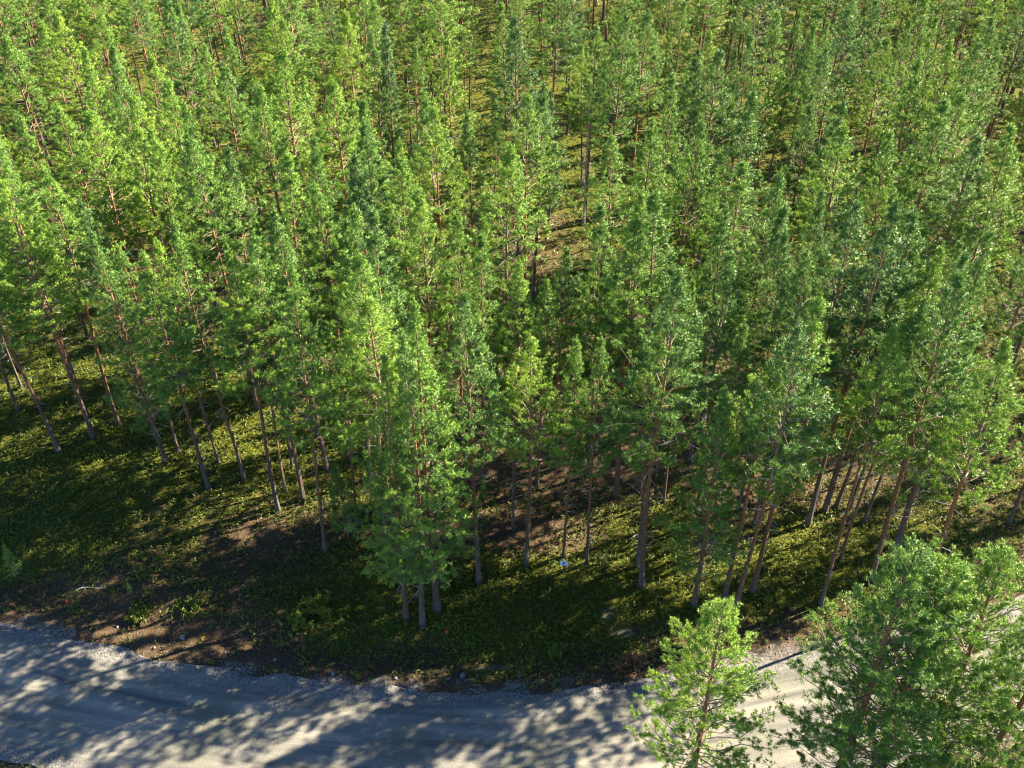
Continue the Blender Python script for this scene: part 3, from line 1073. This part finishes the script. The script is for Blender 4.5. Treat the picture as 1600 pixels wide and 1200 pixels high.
# ------------------------------------------------------------------ bushes and saplings
def bush_mesh(name, seed, r, h, mat, tint, n=260, L_=.13, W_=.06):
    rg_ = np.random.default_rng(seed)
    A = Acc()
    az = rg_.uniform(0, 6.283, 26); el = rg_.uniform(.3, 1.4, 26)
    D = np.stack([np.cos(az) * np.cos(el) * r, np.sin(az) * np.cos(el) * r, np.sin(el) * h], 1) * rg_.uniform(.7, 1.05, (26, 1))
    A.spikes(np.zeros((26, 3)), D, .010, 1, .5)
    j = rg_.integers(0, 26, n)
    C = D[j] * rg_.uniform(.45, 1.05, (n, 1)) + rg_.normal(0, .07, (n, 3))
    A.blades(C, np.tile(UP, (n, 1)), L_, W_, 7, .7, rg_, 0, tint + rg_.normal(0, .08, n))
    return A.mesh(name, [mat, M_TWIG])


M_RUST = needle_material("dry_heather_leaves", [(0, (.10, .045, .025)), (1, (.22, .11, .05))], .2)
for px, py, r, h, mat, ti, lab, nm in (
        (500, 950, 1.1, .7, M_SHRUB, .62, "yellow-green bush glowing in sun on the bank beside the front clump", "bush"),
        (470, 968, .8, .5, M_SHRUB, .55, "lower olive bush just below the yellow-green one on the bank", "bush"),
        (985, 1045, .9, .6, M_RUST, .5, "reddish-brown dry bush at the verge by the young roadside pine", "bush"),
        (300, 950, .9, .5, M_SHRUB, .35, "dark green bush on the shaded open slope", "bush"),
        (215, 960, .8, .4, M_SHRUB, .45, "leafy low bush above the pale flat stone", "bush"),
        (705, 905, .8, .5, M_SHRUB, .3, "dark bush tucked behind the feet of the front clump", "bush"),
        (870, 1015, .7, .35, M_SHRUB, .5, "olive bush between trunk shadows below the white sign", "bush")):
    x, y = ground_at(px, py)
    o = link(nm, bush_mesh(nm, int(px), r, h, mat, ti))
    o.location = (x, y, float(height(x, y)[0])); tag(o, lab, "bush", "bushes on the road bank")
for px, py, h, lab in ((28, 905, 2.3, "young pine sapling alone on the open slope near the photo edge"), (728, 838, 1.9, "thin sapling with a leafy top beside the straight red-brown pine"),
                       (648, 905, 1.4, "low sapling against the front clump's feet"), (1005, 1030, 1.2, "knee-high sapling beside the reddish-brown dry bush"),
                       (205, 930, .9, "tiny sapling in deep shade in the middle of the open slope")):
    x, y = ground_at(px, py)
    t = dict(x=x, y=y, h=h, key=rnd.choice(FULL), lean=0, label=lab, name="pine_sapling", c='full')
    e = add_tree(t); e["category"] = "sapling"; e["group"] = "saplings"


# ------------------------------------------------------------------ bare grey trees and fallen wood
def dead_tree_mesh(seed, H):
    r_ = np.random.default_rng(seed)
    c = stem_curve(r_, H)
    T = Acc(); z = np.linspace(-.2, H, 16)
    T.tube(c(z), stem_radius(np.maximum(z, 0), H, .10), 7, 0, z / H)
    Br = Acc(); k = 130
    zz = r_.uniform(.25, .98, k) * H
    az = r_.uniform(0, 6.283, k); el = r_.uniform(-.5, .2, k)
    Ln = r_.uniform(.5, 1.3, k) * (1.15 - zz / H)
    D = np.stack([np.cos(az) * np.cos(el), np.sin(az) * np.cos(el), np.sin(el)], 1) * Ln[:, None]
    P0 = c(zz)
    Br.spikes(P0, D, .012, 0, 0)
    j = r_.integers(0, k, 520)
    Br.spikes(P0[j] + D[j] * r_.uniform(.2, .95, (520, 1)), D[j] * .3 + r_.normal(0, .13, (520, 3)), .005, 0, 0)
    return T.mesh("dead_trunk", [M_DEAD]), Br.mesh("dead_branches", [M_DEAD])


for px, py, h, sd, lab in ((912, 352, 10.5, 1, "bare grey dead tree with drooping twigs by the brown clearing"), (1096, 690, 9., 2, "leafless dead tree tangled in shade between dark pines")):
    x, y = ground_at(px, py)
    tr, br = dead_tree_mesh(sd, h)
    e = link("dead_tree", None); e.location = (x, y, float(height(x, y)[0]))
    tag(e, lab, "dead tree"); link("trunk", tr, e); link("branch", br, e)
for px, py, ang, ln, lab in ((1030, 790, 2.4, 2.2, "pale fallen branch lying in blueberry behind the close pair"), (985, 845, .5, 1.6, "short curved dead branch on moss beside the close pair"),
                             (1150, 870, 2.7, 1.5, "thin fallen branch between the orange trunk and the stout one"), (120, 925, .2, 1.3, "weathered stick lying on the shaded slope above the dark red marker")):
    x, y = ground_at(px, py)
    A = Acc(); q = np.random.default_rng(int(px))
    pts = np.array([[i / 5 * ln, .12 * math.sin(i), .05 + .03 * math.sin(i * 2)] for i in range(6)])
    A.tube(pts, np.linspace(.04, .012, 6), 6, 0, 0)
    A.spikes(pts[1:5], q.normal(0, .25, (4, 3)) + [.3, 0, .15], .012, 0, 0)
    o = link("fallen_branch", A.mesh("fallen_branch", [M_DEAD])); o.location = (x, y, float(height(x, y)[0]) + .05); o.rotation_euler = (0, 0, ang)
    tag(o, lab, "branch", "fallen branches")
